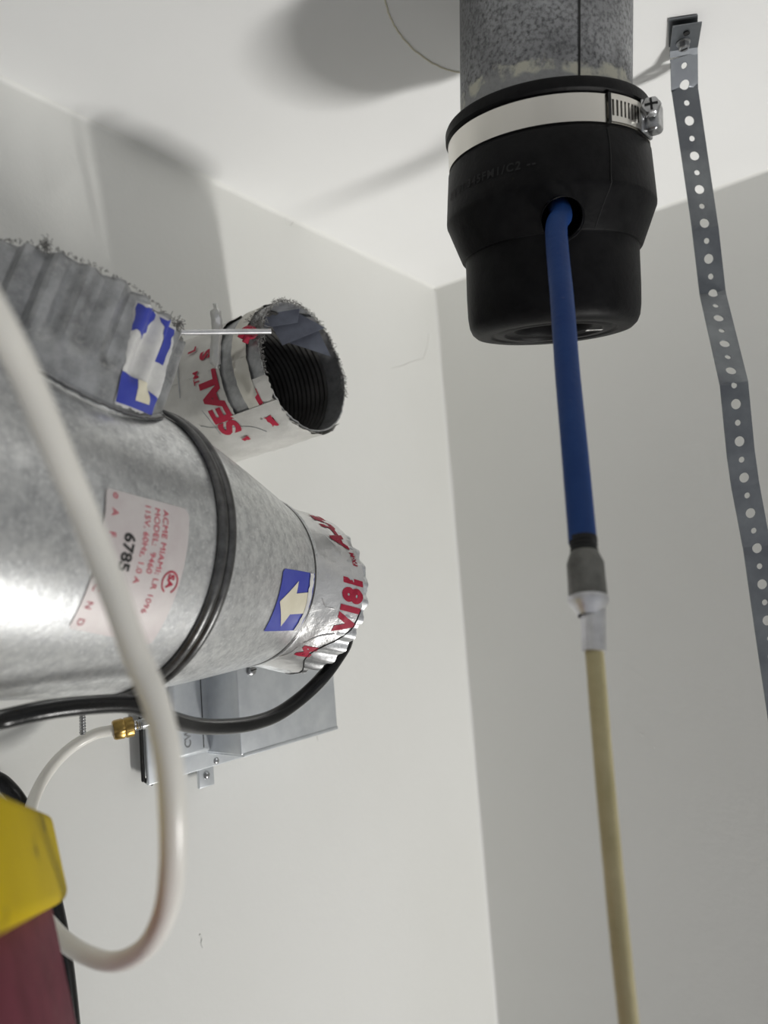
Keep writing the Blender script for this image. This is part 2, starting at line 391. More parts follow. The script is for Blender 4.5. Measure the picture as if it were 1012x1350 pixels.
# overlapping slotted end: built as a strip with real slots
def strip_slots(a0, a1, n):
    mb = MB(); N = 2*n+1
    for i in range(N):
        b0 = a0+(a1-a0)*i/N; b1 = a0+(a1-a0)*(i+1)/N
        t_0, t_1 = (b0, b1) if b1 > b0 else (b1, b0)
        if i % 2 == 0: mb.add(shell(fc, .0082, .0226, .0604, .0007, 2, 1, th0=t_0, th1=t_1))
        else:
            mb.add(shell(fc, .0082, .0112, .0604, .0007, 2, 1, th0=t_0, th1=t_1)); mb.add(shell(fc, .0196, .0226, .0604, .0007, 2, 1, th0=t_0, th1=t_1))
    return mb
strip_slots(th_g, th_g+sg*.46, 9).build('slotted_end', STEEL, cl)
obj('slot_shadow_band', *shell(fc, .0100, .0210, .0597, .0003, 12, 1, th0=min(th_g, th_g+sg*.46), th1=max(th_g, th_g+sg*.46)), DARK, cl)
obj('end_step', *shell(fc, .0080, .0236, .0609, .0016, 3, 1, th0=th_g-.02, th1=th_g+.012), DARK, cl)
thc = th_h+sg*.10
tang = (fc.p(thc+sg*.01, .016, .06)-fc.p(thc, .016, .06)).normalized(); out = (fc.p(thc, 0, 1)-fc.p(thc, 0, 0)).normalized()
hb = fc.p(thc, .0155, .0640)
obj('worm_housing', *bevel_box(hb-tang*.0055-out*.004-fc.w*.0080, tang*.012, out*.0085, fc.w*.0160, .0028, 4), SCREWM, cl)
obj('housing_saddle', *bevel_box(hb-tang*.0085-out*.0045-fc.w*.0088, tang*.016, out*.0022, fc.w*.0176, .0009, 2), SCREWM, cl)
sd = (-tang*.86+out*.35-fc.w*.2).normalized(); sc = hb-tang*.0060+out*.0008-fc.w*.002
hs = Frame(sc, sd, (0,0,1))
scr = obj('worm_screw', *lathe(hs, [(-.004,.0035),(.0015,.0035),(.0015,.0052),(.0045,.0052),(.0056,.0044),(.0060,.0015),(.0060,.00001)], 6*4, lambda th, l, r: (l, r*(1 if r < .004 else 1+.06*math.cos(6*th)))), SCREWM, cl)
ss = MB()
for a in (0, PI/2):
    d1 = hs.u*math.cos(a)+hs.v*math.sin(a); d2 = hs.w.cross(d1)
    ss.add(boxvf(sc+sd*.0056-d1*.0034-d2*.0006, d1*.0068, d2*.0012, sd*.0007))
ss.build('cross_slot', DARK, scr)

# ================================================================ blue hose, crimped coupling, tan hose
hose = thing('blue_hose', at(735, 300, .405), 'blue rubber hose crimped to a tan hose, hanging out of the black cap', 'hose')
hin = hc - hn*.012
path = cr([hin+V((0,0,.006)), hc+hn*.001+V((0,0,.001)), at(733, 304, .399), at(741, 400, .372), at(747.5, 458+30, .352), at(756, 580, .331), at(763, 660, .317), at(768, 715, .3075)], 8)
obj('blue_section', *sweep(path, .00572, 24, lambda a, t: 1+.012*vnoise(t*30, a)), BLUEH, hose)
d = (at(775, 790, .297)-at(768.5, 712, .3075)); 
ff_ = Frame(at(768.5, 712, .3075), d, (0,0,1)); L_ = d.length; k = L_/78
obj('barb_neck', *lathe(ff_, [(-.001,.0056),(.004*.3,.0056),(5*k,.0052),(8*k,.0056),(11*k,.0051),(14*k,.0056),(17*k,.0052),(22*k,.0055)], 32), DARK, hose)
obj('crimp_sleeve', *lathe(ff_, [(17*k,.0056),(19*k,.0058),(28*k,.0069),(31*k,.00715),(50*k,.0072),(72*k,.0073),(75*k,.0073),(75.5*k,.0060)], 40,
    lambda th, l, r: (l, r*(1+(.025*math.cos(8*th) if 30*k < l < 74*k else 0)))), SLEEVE, hose)
obj('flange', *lathe(ff_, [(75.5*k,.0066),(76*k,.0078),(79*k,.0079),(82*k,.0077),(90*k,.0060),(96*k,.0049),(99*k,.0045)], 40), ALU, hose)
e0 = at(781.5, 806, .2955); e1 = at(781.5+1, 859, .290); f2 = Frame(e0, e1-e0, (0,0,1)); L2 = (e1-e0).length
obj('ferrule', *lathe(f2, [(-.0040,.0047),(0,.0049),(.25*L2,.0047),(.8*L2,.0045),(L2,.0047),(L2*1.01,.0036)], 48, lambda th, l, r: (l, r*(1+(.045*math.cos(10*th) if 0 < l < L2*.9 else 0)))), ALU, hose)
path = cr([at(782, 850, .291), at(784.5, 875, .288), at(790.5, 950, .281), at(799, 1050, .273), at(806.5, 1130, .268), at(818, 1250, .262), at(828.5, 1350, .258), at(842, 1480, .253), at(860, 1650, .247)], 8)
obj('tan_section', *sweep(path, lambda t: .00352, 20, lambda a, t: 1+.02*vnoise(t*60, a)), TANH, hose)

# ================================================================ perforated strap
strap = thing('hanging_strap', on_plane(901, 63, 2, H), 'perforated galvanised steel hanger strap screwed to the ceiling and hanging at the right', 'metal strap')
side = (at(920, 60, .55)-at(884, 63, .55)).normalized()
tabdir = (on_plane(906, 34, 2, H)-on_plane(901.5, 63, 2, H)).normalized()
P0 = on_plane(901, 64, 2, H-.0045)
pth = [P0, at(902, 116, .5525), at(914, 198, .556), at(929, 300, .552), at(939, 387, .562), at(967, 505, .515), at(976, 598, .520), at(982, 640, .524), at(997, 720, .530), at(1015, 846, .530), at(1031, 953, .528), at(1050, 1080, .526)]
cum = [0]
for a, b in zip(pth, pth[1:]): cum.append(cum[-1]+(b-a).length)
def along(s):
    if s < 0: return P0 + tabdir*(-s) + V((0,0,1))*(.0032*min(1, -s/.006)), tabdir
    for i in range(len(cum)-1):
        if s <= cum[i+1] or i == len(cum)-2:
            t = (s-cum[i])/(cum[i+1]-cum[i]); return pth[i].lerp(pth[i+1], t), (pth[i+1]-pth[i]).normalized()
W = .0191
def strip(fn, s0, s1, first_big, pitch=.01275, org_s=.012):
    v = []; f = []; n = 24
    s = s0; k = 0; big = first_big
    while s+pitch <= s1+1e-6:
        r = .0035 if big else .00208
        base = len(v)
        for ring in (0, 1, 2):
            for i in range(n):
                a = 2*PI*i/n+PI/n; c, q = math.cos(a), math.sin(a)
                m = max(abs(c)/(W/2), abs(q)/(pitch/2)); ox, oy = c/m, q/m
                if ring == 0: x, y = ox, oy
                elif ring == 2: x, y = c*r, q*r
                else: x, y = (ox+c*r)/2, (oy+q*r)/2
                v.append(fn(x, s+pitch/2+y))
        for cx, cy, i0 in [(sx, sy, None) for sx in (-1, 1) for sy in (-1, 1)]:
            a0 = math.atan2(cy*pitch/2, cx*W/2) % (2*PI); i0 = int((a0-PI/n)/(2*PI/n)) % n
            v.append(fn(cx*W/2, s+pitch/2+cy*pitch/2)); f.append((base+i0, len(v)-1, base+(i0+1) % n))
        for ring in (0, 1):
            for i in range(n):
                a = base+ring*n+i; b = base+ring*n+(i+1) % n; f.append((a, b, b+n, a+n))
        s += pitch; big = not big
    key = {}; mp_ = []; vv = []
    for q in v:
        k_ = (round(q.x*2e4), round(q.y*2e4), round(q.z*2e4))
        if k_ not in key: key[k_] = len(vv); vv.append(q)
        mp_.append(key[k_])
    ff = [tuple(dict.fromkeys(mp_[i] for i in q)) for q in f]; return vv, [q for q in ff if len(q) > 2]
def sfn(x, s):
    p, T = along(s); sd_ = (side - T*side.dot(T)).normalized(); return p + sd_*x
so = obj('strap_band', *strip(sfn, .0046, cum[-1], False), STRAPM, strap, smooth=False)
md = so.modifiers.new('s', 'SOLIDIFY'); md.thickness = .0009; md.offset = 0
# bent end lying on the ceiling, in two layers
def sheet(p, a, b, t=.0009):
    n = a.cross(b).normalized()*t; return boxvf(p-a/2, a, b, n)
mb = MB(); 
bend = on_plane(901, 63.5, 2, H-.0045)
sh = (on_plane(918, 61, 2, H-.0045)-on_plane(884, 66, 2, H-.0045)).normalized()*W
mb.add(sheet(bend, sh, P0+ (pth[1]-pth[0]).normalized()*.0047-bend))
o = mb.build('strap_top', STRAPM, strap, smooth=False)
lo_tab = MB(); tip = on_plane(905.5, 31, 2, H-.0055)
lo_tab.add(sheet(bend, sh, tip-bend)); lo_tab.build('lower_tab', STRAPM, strap, smooth=False)
up_tab = MB(); t_a = on_plane(899.5, 58, 2, H-.001); t_b = on_plane(900, 22, 2, H-.001)
up_tab.add(sheet(t_a, sh, t_b-t_a)); up_tab.build('upper_tab', STRAPM, strap, smooth=False)
hole = on_plane(905, 44.5, 2, H-.0072)
obj('tab_hole', *lathe(Frame(hole, (0,0,1), (0,1,0)), [(0,.0021),(.0003,.0021),(.0003,.00001)], 20), DARK, strap)
sp = on_plane(901, 61, 2, H-.009)
screw = thing('strap_screw', sp, 'small hex-head screw fixing the perforated strap to the ceiling', 'screw')
fs = Frame(sp, (0,0,-1), (0,1,0))
obj('screw_head', *lathe(fs, [(-.003,.0046),(-.0022,.0047),(-.002,.0034),(.0018,.0034),(.0024,.0028),(.0024,.00001)], 24, lambda th, l, r: (l, r*(1+(.08*math.cos(6*th) if r < .0036 else 0)))), SCREWM, screw)
obj('screw_shank', *lathe(fs, [(-.012,.0015),(-.002,.0015)], 12), SCREWM, screw)
d1 = V((1,0,0)); obj('screw_slot', *boxvf(sp+V((-.0022,-.0004,-.0027)), V((.0044,0,0)), V((0,.0008,0)), V((0,0,.0006))), DARK, screw)

# ================================================================ inline duct fan along the left wall
c1 = V((.1281, -.5446, 2.0635)); fax = V((-.1502, 1, -.123)).normalized()
F = Frame(c1, fax, (0,0,1))
fan = thing('duct_fan', c1-V((0,0,.08)), 'galvanised duct fan with beaded drum, reducer cone and foil-taped end on the left wall', 'duct fan')
R1 = .0752
obj('housing_drum', *lathe(F, [(-.30,.05),(-.30,R1),(-.28,R1)]+[(-.28+.02*i, R1) for i in range(1,14)]+[(-.012,R1),(-.010,R1)], 128, lambda th, l, r: (l, r*(1+.003*vnoise(th*2, l*20)))), GALV, fan)
for kk in (-.0095, -.0035):
    obj('bead', *lathe(F, [(kk+.0030*math.cos(a), R1+.0006+.0026*math.sin(a)) for a in [PI*i/8 for i in range(9)]], 128), BEAD, fan)
R2 = .0562; LC = .1023
conec = F.u*-.0029 + F.v*-.0052
FC = Frame(c1, fax*LC+conec, (0,0,1)); LCc = (fax*LC+conec).length
# the cone runs between two circles whose centres are slightly offset
def cone_pt(th, t, r=None):
    r = r if r is not None else R1-.001+(R2-R1+.001)*t
    return c1 + fax*(LC*t) + conec*t + (F.u*math.cos(th)+F.v*math.sin(th))*r
v = []; f = []; n = 128; rows = [0, .02, .1, .2, .3, .4, .5, .6, .7, .8, .9, .97, 1.0]
for t in rows:
    for i in range(n): v.append(cone_pt(2*PI*i/n, t, R1-.001+(R2-R1+.001)*min(1, (max(0, t-.05)/.95)**1.15)))
for j in range(len(rows)-1):
    for i in range(n): f.append((j*n+i, j*n+(i+1) % n, (j+1)*n+(i+1) % n, (j+1)*n+i))
obj('reducer_cone', v, f, GALV, fan)
c2 = c1+fax*LC+conec
F2 = Frame(c2, fax, (0,0,1))
for kk in (.0006, .0042):
    obj('end_bead', *lathe(F2, [(kk+.0016*math.cos(a), R2-.0012+.0016*math.sin(a)) for a in [PI*i/6 for i in range(7)]], 96), BEAD if kk < .002 else GALV, fan)
c3 = c1+fax*.1333+F.u*.0189-F.v*.0136                 # the crimped outlet, knocked slightly askew
ax3 = (fax + (c3-c2).normalized()*.35).normalized()
def tape_pt(th, t, off=0.):
    c = c2.lerp(c3, t); r = (R2-.0022)*(1-t)+.0528*t
    a = F.u*math.cos(th)+F.v*math.sin(th)
    r += .0007*vnoise(th*3, t*4)+.00045*vnoise(th*9, t*14, 3)
    return c + a*(r+off)
def find_tape(px, py):
    best = None
    for i in range(240):
        th = 2*PI*i/240
        for j in range(41):
            t = j/40; p = tape_pt(th, t); d = p-CAM; x = 506+FOC*d.dot(right)/d.dot(fwd); y = 675+FOC*d.dot(down)/d.dot(fwd)
            nn = (F.u*math.cos(th)+F.v*math.sin(th))
            if nn.dot(-d) <= 0: continue
            e = (x-px)**2+(y-py)**2
            if best is None or e < best[0]: best = (e, th, t)
    return best[1], best[2]
TEAR = find_tape(430, 868)[0]
def tape_end(th):
    d_ = (th-TEAR+PI) % (2*PI)-PI
    return .93+.02*vnoise(math.cos(th)*4, math.sin(th)*4, 7)+.012*vnoise(math.cos(th)*15, math.sin(th)*15, 2)-.42*math.exp(-(d_/.34)**2)
v = []; f = []; n = 160; rows = 14
for j in range(rows+1):
    for i in range(n):
        th = 2*PI*i/n; t = .02+ (j/rows)*tape_end(th); v.append(tape_pt(th, t))
for j in range(rows):
    for i in range(n): f.append((j*n+i, j*n+(i+1) % n, (j+1)*n+(i+1) % n, (j+1)*n+i))
obj('foil_tape', v, f, FOIL, fan)
v = []; f = []; n = 336; rows = [(.05,0,-.0012),(.60,0,-.0009),(.7,1,-.0008),(.95,1,-.0010),(1.05,1,-.0014),(1.05,1,-.0024),(.7,1,-.0024),(.05,0,-.0028)]
for (t, cmp_, off) in rows:
    for i in range(n):
        th = 2*PI*i/n; tt = t + (.05*vnoise(th*4, 5)+.02*vnoise(th*17, 3) if t > 1 else 0); v.append(tape_pt(th, tt, off+cmp_*.0010*math.sin(28*th)))
for j in range(len(rows)-1):
    for i in range(n): f.append((j*n+i, j*n+(i+1) % n, (j+1)*n+(i+1) % n, (j+1)*n+i))
obj('crimped_outlet', v, f, GALV, fan)
obj('outlet_baffle', *lathe(Frame(c3-fax*.012, fax, (0,0,1)), [(0,.00001),(0,.02),(.001,.043)], 48), INNER, fan)
# red lettering on the tape
ta, tta = find_tape(455, 832); tb, ttb = find_tape(455, 762)
sg2 = 1 if ((tb-ta+PI) % (2*PI)-PI) > 0 else -1
def tape_print(th0, t0, dirx=1, diry=-1):
    Lt = (c3-c2).length
    return lambda x, y: tape_pt(th0+sg2*dirx*x/.0535, t0+diry*y/Lt, .00035)
Lt = (c3-c2).length
decal('tape_print', [glyphs('V181', .0175, .06, 1.0)], tape_print(ta, .90), RED, fan, .0015)
tc_, ttc = find_tape(463, 745); decal('tape_print', [glyphs('FX-M', .0042, .04)], tape_print(tc_, .86), RED, fan, .0015)
td, ttd = find_tape(452, 722); decal('tape_print', [glyphs('A-UL', .0150, .06)], tape_print(td, .80), RED, fan, .0015)
te, tte = find_tape(405, 865); decal('tape_print', [glyphs('M', .0125, .07)], tape_print(te, tte), RED, fan, .0015)
# torn edge line of the tape
tr = [TEAR+k*.045 for k in range(-16, 17)]
obj('tape_tear', *sweep([tape_pt(a, .02+tape_end(a)+.012*vnoise(a*30, 1), .0001) for a in tr], .00042, 6), DARK, fan)
# creases in the tape
for pts in (((388,835),(397,822),(404,806),(410,795)), ((400,848),(418,838),(440,836)), ((425,790),(430,800),(440,803)), ((427,706),(436,714),(443,719)), ((362,866),(378,862),(392,853))):
    pr = unwrap([find_tape(*p) for p in pts]); obj('tape_crease', *sweep(cr([tape_pt(a, b, .0002) for a, b in pr], 4), .0004, 6), FOIL, fan)
# rating label
rd = lambda l: R1*1.003
qd = [F.pick(x, y, rd) for x, y in ((139,643),(89,827),(198,849),(248,672))]; qd = unwrap(qd)
lab = decal('rating_label', [poly([(.02,0),(.98,0),(1,.02),(1,.97),(.98,1),(.04,1),(0,.95),(0,.03)])], bilin(F, rd, qd, .0003), LABELR, fan, .05)
LX = (F.p(qd[0][0], qd[0][1], R1)-F.p(qd[1][0], qd[1][1], R1)).length*1.03; LY = (F.p(qd[0][0], qd[0][1], R1)-F.p(qd[3][0], qd[3][1], R1)).length
bl = bilin(F, rd, qd, .0005)
def lab_text(name, s, x, y, size, m, bold=.01, sp_=1.):
    decal(name, [glyphs(s, size, bold, sp_)], lambda a, b: bl(x+a/LX, y+b/LY), m, lab, .003)
lab_text('label_print', 'ACME MIAMI; LR 1096', .05, .66, .0044, REDL, .0, 1.03)
lab_text('label_print', 'MODEL:  9460', .05, .555, .0044, REDL, .0)
lab_text('label_print', '115V, 60Hz, 1.0 A', .04, .44, .0044, REDL, .0)
lab_text('serial_print', '6785', .27, .24, .0078, BLACKINK, .03)
lab_text('label_print', 'A F M A', .13, .07, .0048, REDL, .0, 2.0)
lab_text('label_print', 'S C N D', .55, .05, .0046, REDL, .0, 1.6)
rr_ = [(.5+.5*math.cos(a), .5+.5*math.sin(a)) for a in [2*PI*i/28 for i in range(28)]]
def ring_shape(cx, cy, r0, r1, a0=0, a1=2*PI, n=28):
    v = [(cx+r*math.cos(a0+(a1-a0)*i/n), cy+r*math.sin(a0+(a1-a0)*i/n)) for r in (r0, r1) for i in range(n+1)]
    return v, [(i, i+1, n+2+i, n+1+i) for i in range(n)]
decal('certification_mark', [ring_shape(0, 0, .0040, .0048, .5, 2*PI-.35), (lambda g: ([(x-.0033, y-.0016) for x, y in g[0]], g[1]))(glyphs('SA', .0050, .04))],
      lambda a, b: bl(.53+a/LX, .87+b/LY), RED, lab, .003)
decal('certification_mark', [ring_shape(0, 0, .0007, .0012)], lambda a, b: bl(.04+a/LX, .10+b/LY), REDL, lab, .003)
# arrow label on the cone
def find_cone(px, py):
    best = None
    for i in range(360):
        th = 2*PI*i/360
        for j in range(61):
            t = j/60; p = cone_pt(th, t); d = p-CAM; nn = (F.u*math.cos(th)+F.v*math.sin(th))
            if nn.dot(-d) <= 0: continue
            x = 506+FOC*d.dot(right)/d.dot(fwd); y = 675+FOC*d.dot(down)/d.dot(fwd); e = (x-px)**2+(y-py)**2
            if best is None or e < best[0]: best = (e, th, t)
    return best[1], best[2]
def cone_r(t): return R1-.001+(R2-R1+.001)*min(1, (max(0, t-.05)/.95)**1.15)
qc = [find_cone(x, y) for x, y in ((345,831),(398,832),(419,757),(370,748))]; qc = unwrap(qc)
def cfn(off):
    def fn(x, y):
        th = (qc[0][0]*(1-x)+qc[1][0]*x)*(1-y)+(qc[3][0]*(1-x)+qc[2][0]*x)*y
        t = (qc[0][1]*(1-x)+qc[1][1]*x)*(1-y)+(qc[3][1]*(1-x)+qc[2][1]*x)*y; t = min(t, .985)
        return cone_pt(th, t, cone_r(t)+off)
    return fn
al = decal('arrow_label', [poly([(0,0),(1,0),(1,1),(.05,1),(0,.95)])], cfn(.0004), BLUEINK, fan, .05)
decal('arrow_print', [poly([(.06,.50),(.46,.84),(.46,.64),(.82,.68),(.86,.32),(.46,.30),(.36,.09)])], cfn(.0007), CREAM, al, .05)
decal('peeled_edge', [poly(ragged([(.80,.68),(.80,1.0),(.92,1.0),(.94,.30),(.93,0),(.80,0),(.84,.32)], .04, .05, 4))], cfn(.0009), LABELW, al, .05)
# ---- branch collar rising from the drum
wB = V((.151, .322, .935)).normalized(); PB = V((.1323, -.6179, 2.0724))
B = Frame(PB, wB, tuple(fax)); RB = .0527
def saddle_l(th):                                     # height at which the collar leaves the drum
    for i in range(200):
        l = .12-i*.0006; P = B.p(th, l, RB)
        if F.loc(P)[2] < R1+.0008: return l
    return 0.
n = 180; sad = [saddle_l(2*PI*i/n) for i in range(n)]
v = []; f = []; HB = .118
for j in range(26):
    t = j/25
    for i in range(n):
        th = 2*PI*i/n; l = sad[i]+(HB-sad[i])*t; cz = max(0, min(1, (l-.078)/.006))
        r = RB+.0010*vnoise(th*2, l*30)
        r += cz*.0022*math.sin(24*th+.4*vnoise(th*3, 1))-cz*.0012
        if t > .99: l += .0022*vnoise(th*5, 9)+.0012*vnoise(th*21, 4)
        if j == 0: r += .0022
        v.append(B.p(th, l, r))
for j in range(25):
    for i in range(n): f.append((j*n+i, j*n+(i+1) % n, (j+1)*n+(i+1) % n, (j+1)*n+i))
br = obj('branch_collar', v, f, GALVD, fan)
md = br.modifiers.new('s', 'SOLIDIFY'); md.thickness = .0009; md.offset = -1
obj('collar_joint', *sweep([B.p(2*PI*i/n, sad[i % n]+.0003, RB+.0022) for i in range(n+1)], .0005, 6, cap=False), BEAD, fan)
rB = lambda l: RB+.0012
qb = [B.pick(x, y, rB) for x, y in ((151,532),(201,550),(236,432),(183,395))]; qb = unwrap(qb)
def cB(off):
    fn0 = bilin(B, rB, qb, off)
    def fn(x, y):
        th = (qb[0][0]*(1-x)+qb[1][0]*x)*(1-y)+(qb[3][0]*(1-x)+qb[2][0]*x)*y; l = (qb[0][1]*(1-x)+qb[1][1]*x)*(1-y)+(qb[3][1]*(1-x)+qb[2][1]*x)*y
        cz = max(0, min(1, (l-.078)/.006)); return B.p(th, l, RB+off+cz*.0022*math.sin(24*th+.4*vnoise(th*3, 1))-cz*.0012+.0010*vnoise(th*2, l*30))
    return fn
a2 = decal('arrow_label', [poly(ragged([(.03,0),(1,0),(1,1),(0,1),(0,.03)], .03, .04, 2))], cB(.0005), LABELW, fan, .03)
decal('arrow_print', [poly([(.02,.02),(.97,.01),(.97,.20),(.72,.25),(.78,.09),(.36,.07),(.38,.30),(.0,.31)]),
                     poly(ragged([(.02,.98),(.01,.70),(.12,.72),(.30,.68),(.45,.98)], .05, .05, 8)), poly(ragged([(.50,.97),(.62,.78),(.74,.56),(.92,.55),(.98,.96)], .05, .05, 3))], cB(.0008), BLUEINK, a2, .03)
decal('cream_square', [poly([(.38,.09),(.76,.10),(.72,.28),(.37,.30)])], cB(.0010), CREAM, a2, .03)
# lint clinging to the rim
def lint(name, pts, parent, r, amount, seed):
    random.seed(seed); mb = MB()
    for p in pts:
        for k in range(amount):
            q = p+V([random.gauss(0, r*.6) for _ in range(3)]); e = q+V([random.gauss(0, r) for _ in range(3)]); m_ = (q+e)/2+V([random.gauss(0, r*.6) for _ in range(3)])
            mb.add(sweep(cr([q, m_, e], 3), .00016, 3, cap=False))
    o = mb.build(name, LINT, parent); o['kind'] = 'stuff'; return o
rim = [B.p(2*PI*i/120, HB+.001, RB-.001) for i in range(120)]
lint('lint', rim, fan, .0006, 6, 3)
lint('lint', [B.p(*B.pick(238, 432, rB), RB)+V((0,0,.002)), B.p(*B.pick(60, 330, rB), RB)+V((0,0,.003))], fan, .0016, 40, 5)

# ================================================================ duct stub in the left wall
ow = V((.9905, .1006, .0934)).normalized(); oc = V((.112, -.3741, 2.2012))
T = Frame(oc, ow, (0,0,1)); RT = .0508; LT = .112/ow.x
stub = thing('wall_duct', oc-ow*LT, 'round duct stub sticking out of the left wall, red-lettered tape and open linty end', 'duct')
def rimf(th, l, r):
    e = .0016*vnoise(th*4, 3)+.0012*vnoise(th*13, 8)
    return (l + (e if l > -.004 else 0), r*(1+.02*math.cos(2*th+.6))+.0006*vnoise(th*3, l*30))
obj('duct_tube', *shell(T, -LT-.002, 0, RT, .0012, 128, 10, rimf), GALVD, stub)
# ribbed lining inside
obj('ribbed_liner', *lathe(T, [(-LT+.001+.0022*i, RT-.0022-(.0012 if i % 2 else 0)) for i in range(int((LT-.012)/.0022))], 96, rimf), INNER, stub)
obj('dark_back_disc', *lathe(T, [(-.085,.00001),(-.086,.02),(-.087,RT-.003)], 48), INNER, stub)  # dark disc added in place of the duct's shaded depth, hides the wall
def patch(name, th0, th1, l0, l1, off, m, parent, seed=0, amp=.003, n=60, rag0=True, rag1=True, wr=.0009):
    v = []; f = []; rows = 8
    for j in range(rows+1):
        for i in range(n+1):
            th = th0+(th1-th0)*i/n
            a = l0+(amp*vnoise(th*3+seed, seed)+amp*.35*vnoise(th*14, seed) if rag0 else 0); b = l1+(amp*vnoise(th*3.4+seed, seed+4)+amp*.35*vnoise(th*15, seed+2) if rag1 else 0)
            l = a+(b-a)*j/rows; ll, r = rimf(th, min(l, -.0045), RT+off+wr*vnoise(th*7+seed, l*120)); v.append(T.p(th, l, r))
    for j in range(rows):
        for i in range(n): a = j*(n+1)+i; f.append((a, a+1, a+n+2, a+n+1))
    return obj(name, v, f, m, parent)
def tth(px, py): return T.pick(px, py, lambda l: RT+.001)
thA, lA = tth(300, 470); thB, lB = tth(340, 580); sgT = 1 if ((thB-thA+PI) % (2*PI)-PI) > 0 else -1
patch('wall_side_tape', 0, 2*PI, -LT+.002, -.036, .0018, FOILW, stub, 2, .0045, 160, False)
patch('steel_band', 0, 2*PI, -.0235, -.0105, .0016, STEEL, stub, 5, .0015, 160)
patch('rim_tape', thB-.9, thB+.9, -.012, .0005, .0012, FOILW, stub, 8, .006, 160, True, True, .0006)
patch('lower_tape', thB-.55*sgT, thB+1.1*sgT, -.052, .0008, .0024, FOILW, stub, 11, .005, 60)
# folded paler plates put in for the lit patches on the liner's far side
mb = MB()
for (x0, y0, x1, y1, x2, y2, x3, y3, dd) in ((350,407,395,405,392,425,348,432,-.004), (357,428,392,412,428,432,372,455,-.010), (375,450,418,432,436,470,400,458,-.016)):
    P = [at(x, y, .575-dd) for x, y in ((x0,y0),(x1,y1),(x2,y2),(x3,y3))]; n_ = (P[1]-P[0]).cross(P[3]-P[0]).normalized()*.0008
    mb.add((P+[p+n_ for p in P], [(0,1,2,3),(7,6,5,4),(0,4,5,1),(1,5,6,2),(2,6,7,3),(3,7,4,0)]))
mb.build('lit_liner_plates', LITLINER, stub, smooth=False)
s0, sl0 = tth(316, 566); s1, sl1 = tth(283, 490)
sgS = 1 if ((s1-s0+PI) % (2*PI)-PI) > 0 else -1
def seal_fn(th0, l0): return wrap(T, lambda l: RT+.0032, th0, l0, sgS, -1, .0)
decal('tape_print', [glyphs('SEAL', .0235, .05, .98)], seal_fn(s0, -.0400), RED, stub, .0015)
s2, l2 = tth(270, 505); decal('tape_print', [glyphs('TM', .0075, .02)], seal_fn(s2, -.0560), RED, stub, .0015)
s3, l3 = tth(277, 473); decal('tape_print', [glyphs('S', .0150, .05)], seal_fn(s3, -.0430), RED, stub, .0015)
s4, l4 = tth(262, 465); decal('tape_print', [glyphs('L', .0100, .05)], seal_fn(s4, -.0600), RED, stub, .0015)
s5, l5 = tth(352, 530); decal('tape_print', [(lambda g: g)(poly([(0,0),(.012,0),(.012,.004),(0,.004)]))], wrap(T, lambda l: RT+.0024, s5, -.010, sgS, -1, 0), RED, stub, .0015)
s6, l6 = tth(372, 556); decal('tape_print', [poly(ragged([(0,0),(.010,0),(.010,.007),(0,.006)], .002, .002, 5))], wrap(T, lambda l: RT+.0030, s6, -.010, sgS, -1, 0), RED, stub, .0015)
s7, l7 = tth(332, 575); decal('tape_print', [poly(ragged([(0,0),(.004,0),(.003,.007),(0,.006)], .001, .002, 5))], wrap(T, lambda l: RT+.0034, s7, -.040, sgS, -1, 0), RED, stub, .0015)
lint('rim_lint', [T.p(2*PI*i/150, .0005+rimf(2*PI*i/150, 0, RT)[0], RT-.0005) for i in range(150) if math.sin(2*PI*i/150) > -.3], stub, .0011, 9, 9)
lint('rim_lint', [T.p(tth(352, 425)[0]+k*.05, -.002, RT+.001) for k in range(-3, 4)], stub, .0030, 26, 12)
for (pts, r) in ((((238,470),(237,490),(238,505),(240,525)), .0007), (((268,540),(278,552),(292,570)), .0005), (((266,560),(285,562),(330,560),(352,566)), .0004)):
    obj('tape_crease', *sweep(cr([T.p(tth(*p)[0], tth(*p)[1], RT+.0029) for p in pts], 4), r*.7, 6), GALVD, stub)
# red torn tape scrap at the rod
sc_ = [at(x, y, .524) for x, y in ((317,446),(322,436),(330,432),(337,437),(333,443),(327,443),(323,452))]
obj('torn_scrap', *sweep(cr(sc_, 4), .0014, 8, lambda a, t: 1+.7*abs(math.cos(a+t*4))), RED, stub)
# curled foil flap standing off the duct
v = []; f = []; NN = 26
for j in range(NN+1):
    t = j/NN; yy = 400+86*t; cx = 284+2.5*math.sin(t*5)+(4*t*t)
    for i, (dx, dd) in enumerate(((-8.5, .004), (-3, .0005), (2, 0), (6, .002))):
        wdt = (1 if .08 < t < .95 else .45)
        v.append(at(cx+dx*wdt+1.1*vnoise(t*9, i), yy, .517+.010*t+dd+.0015*vnoise(t*6, i)))
for j in range(NN):
    for i in range(3): a = j*4+i; f.append((a, a+1, a+5, a+4))
fl = obj('foil_flap', v, f, FOIL, stub); md = fl.modifiers.new('s', 'SOLIDIFY'); md.thickness = .0007
rod = tag(obj('metal_rod', *sweep([at(222, 438, .500), at(260, 438, .506), at(300, 437.5, .513), at(357, 437, .522)], .0019, 16), ALU), 'thin silvery rod passing through the foil flap above the taped duct stub', 'rod')

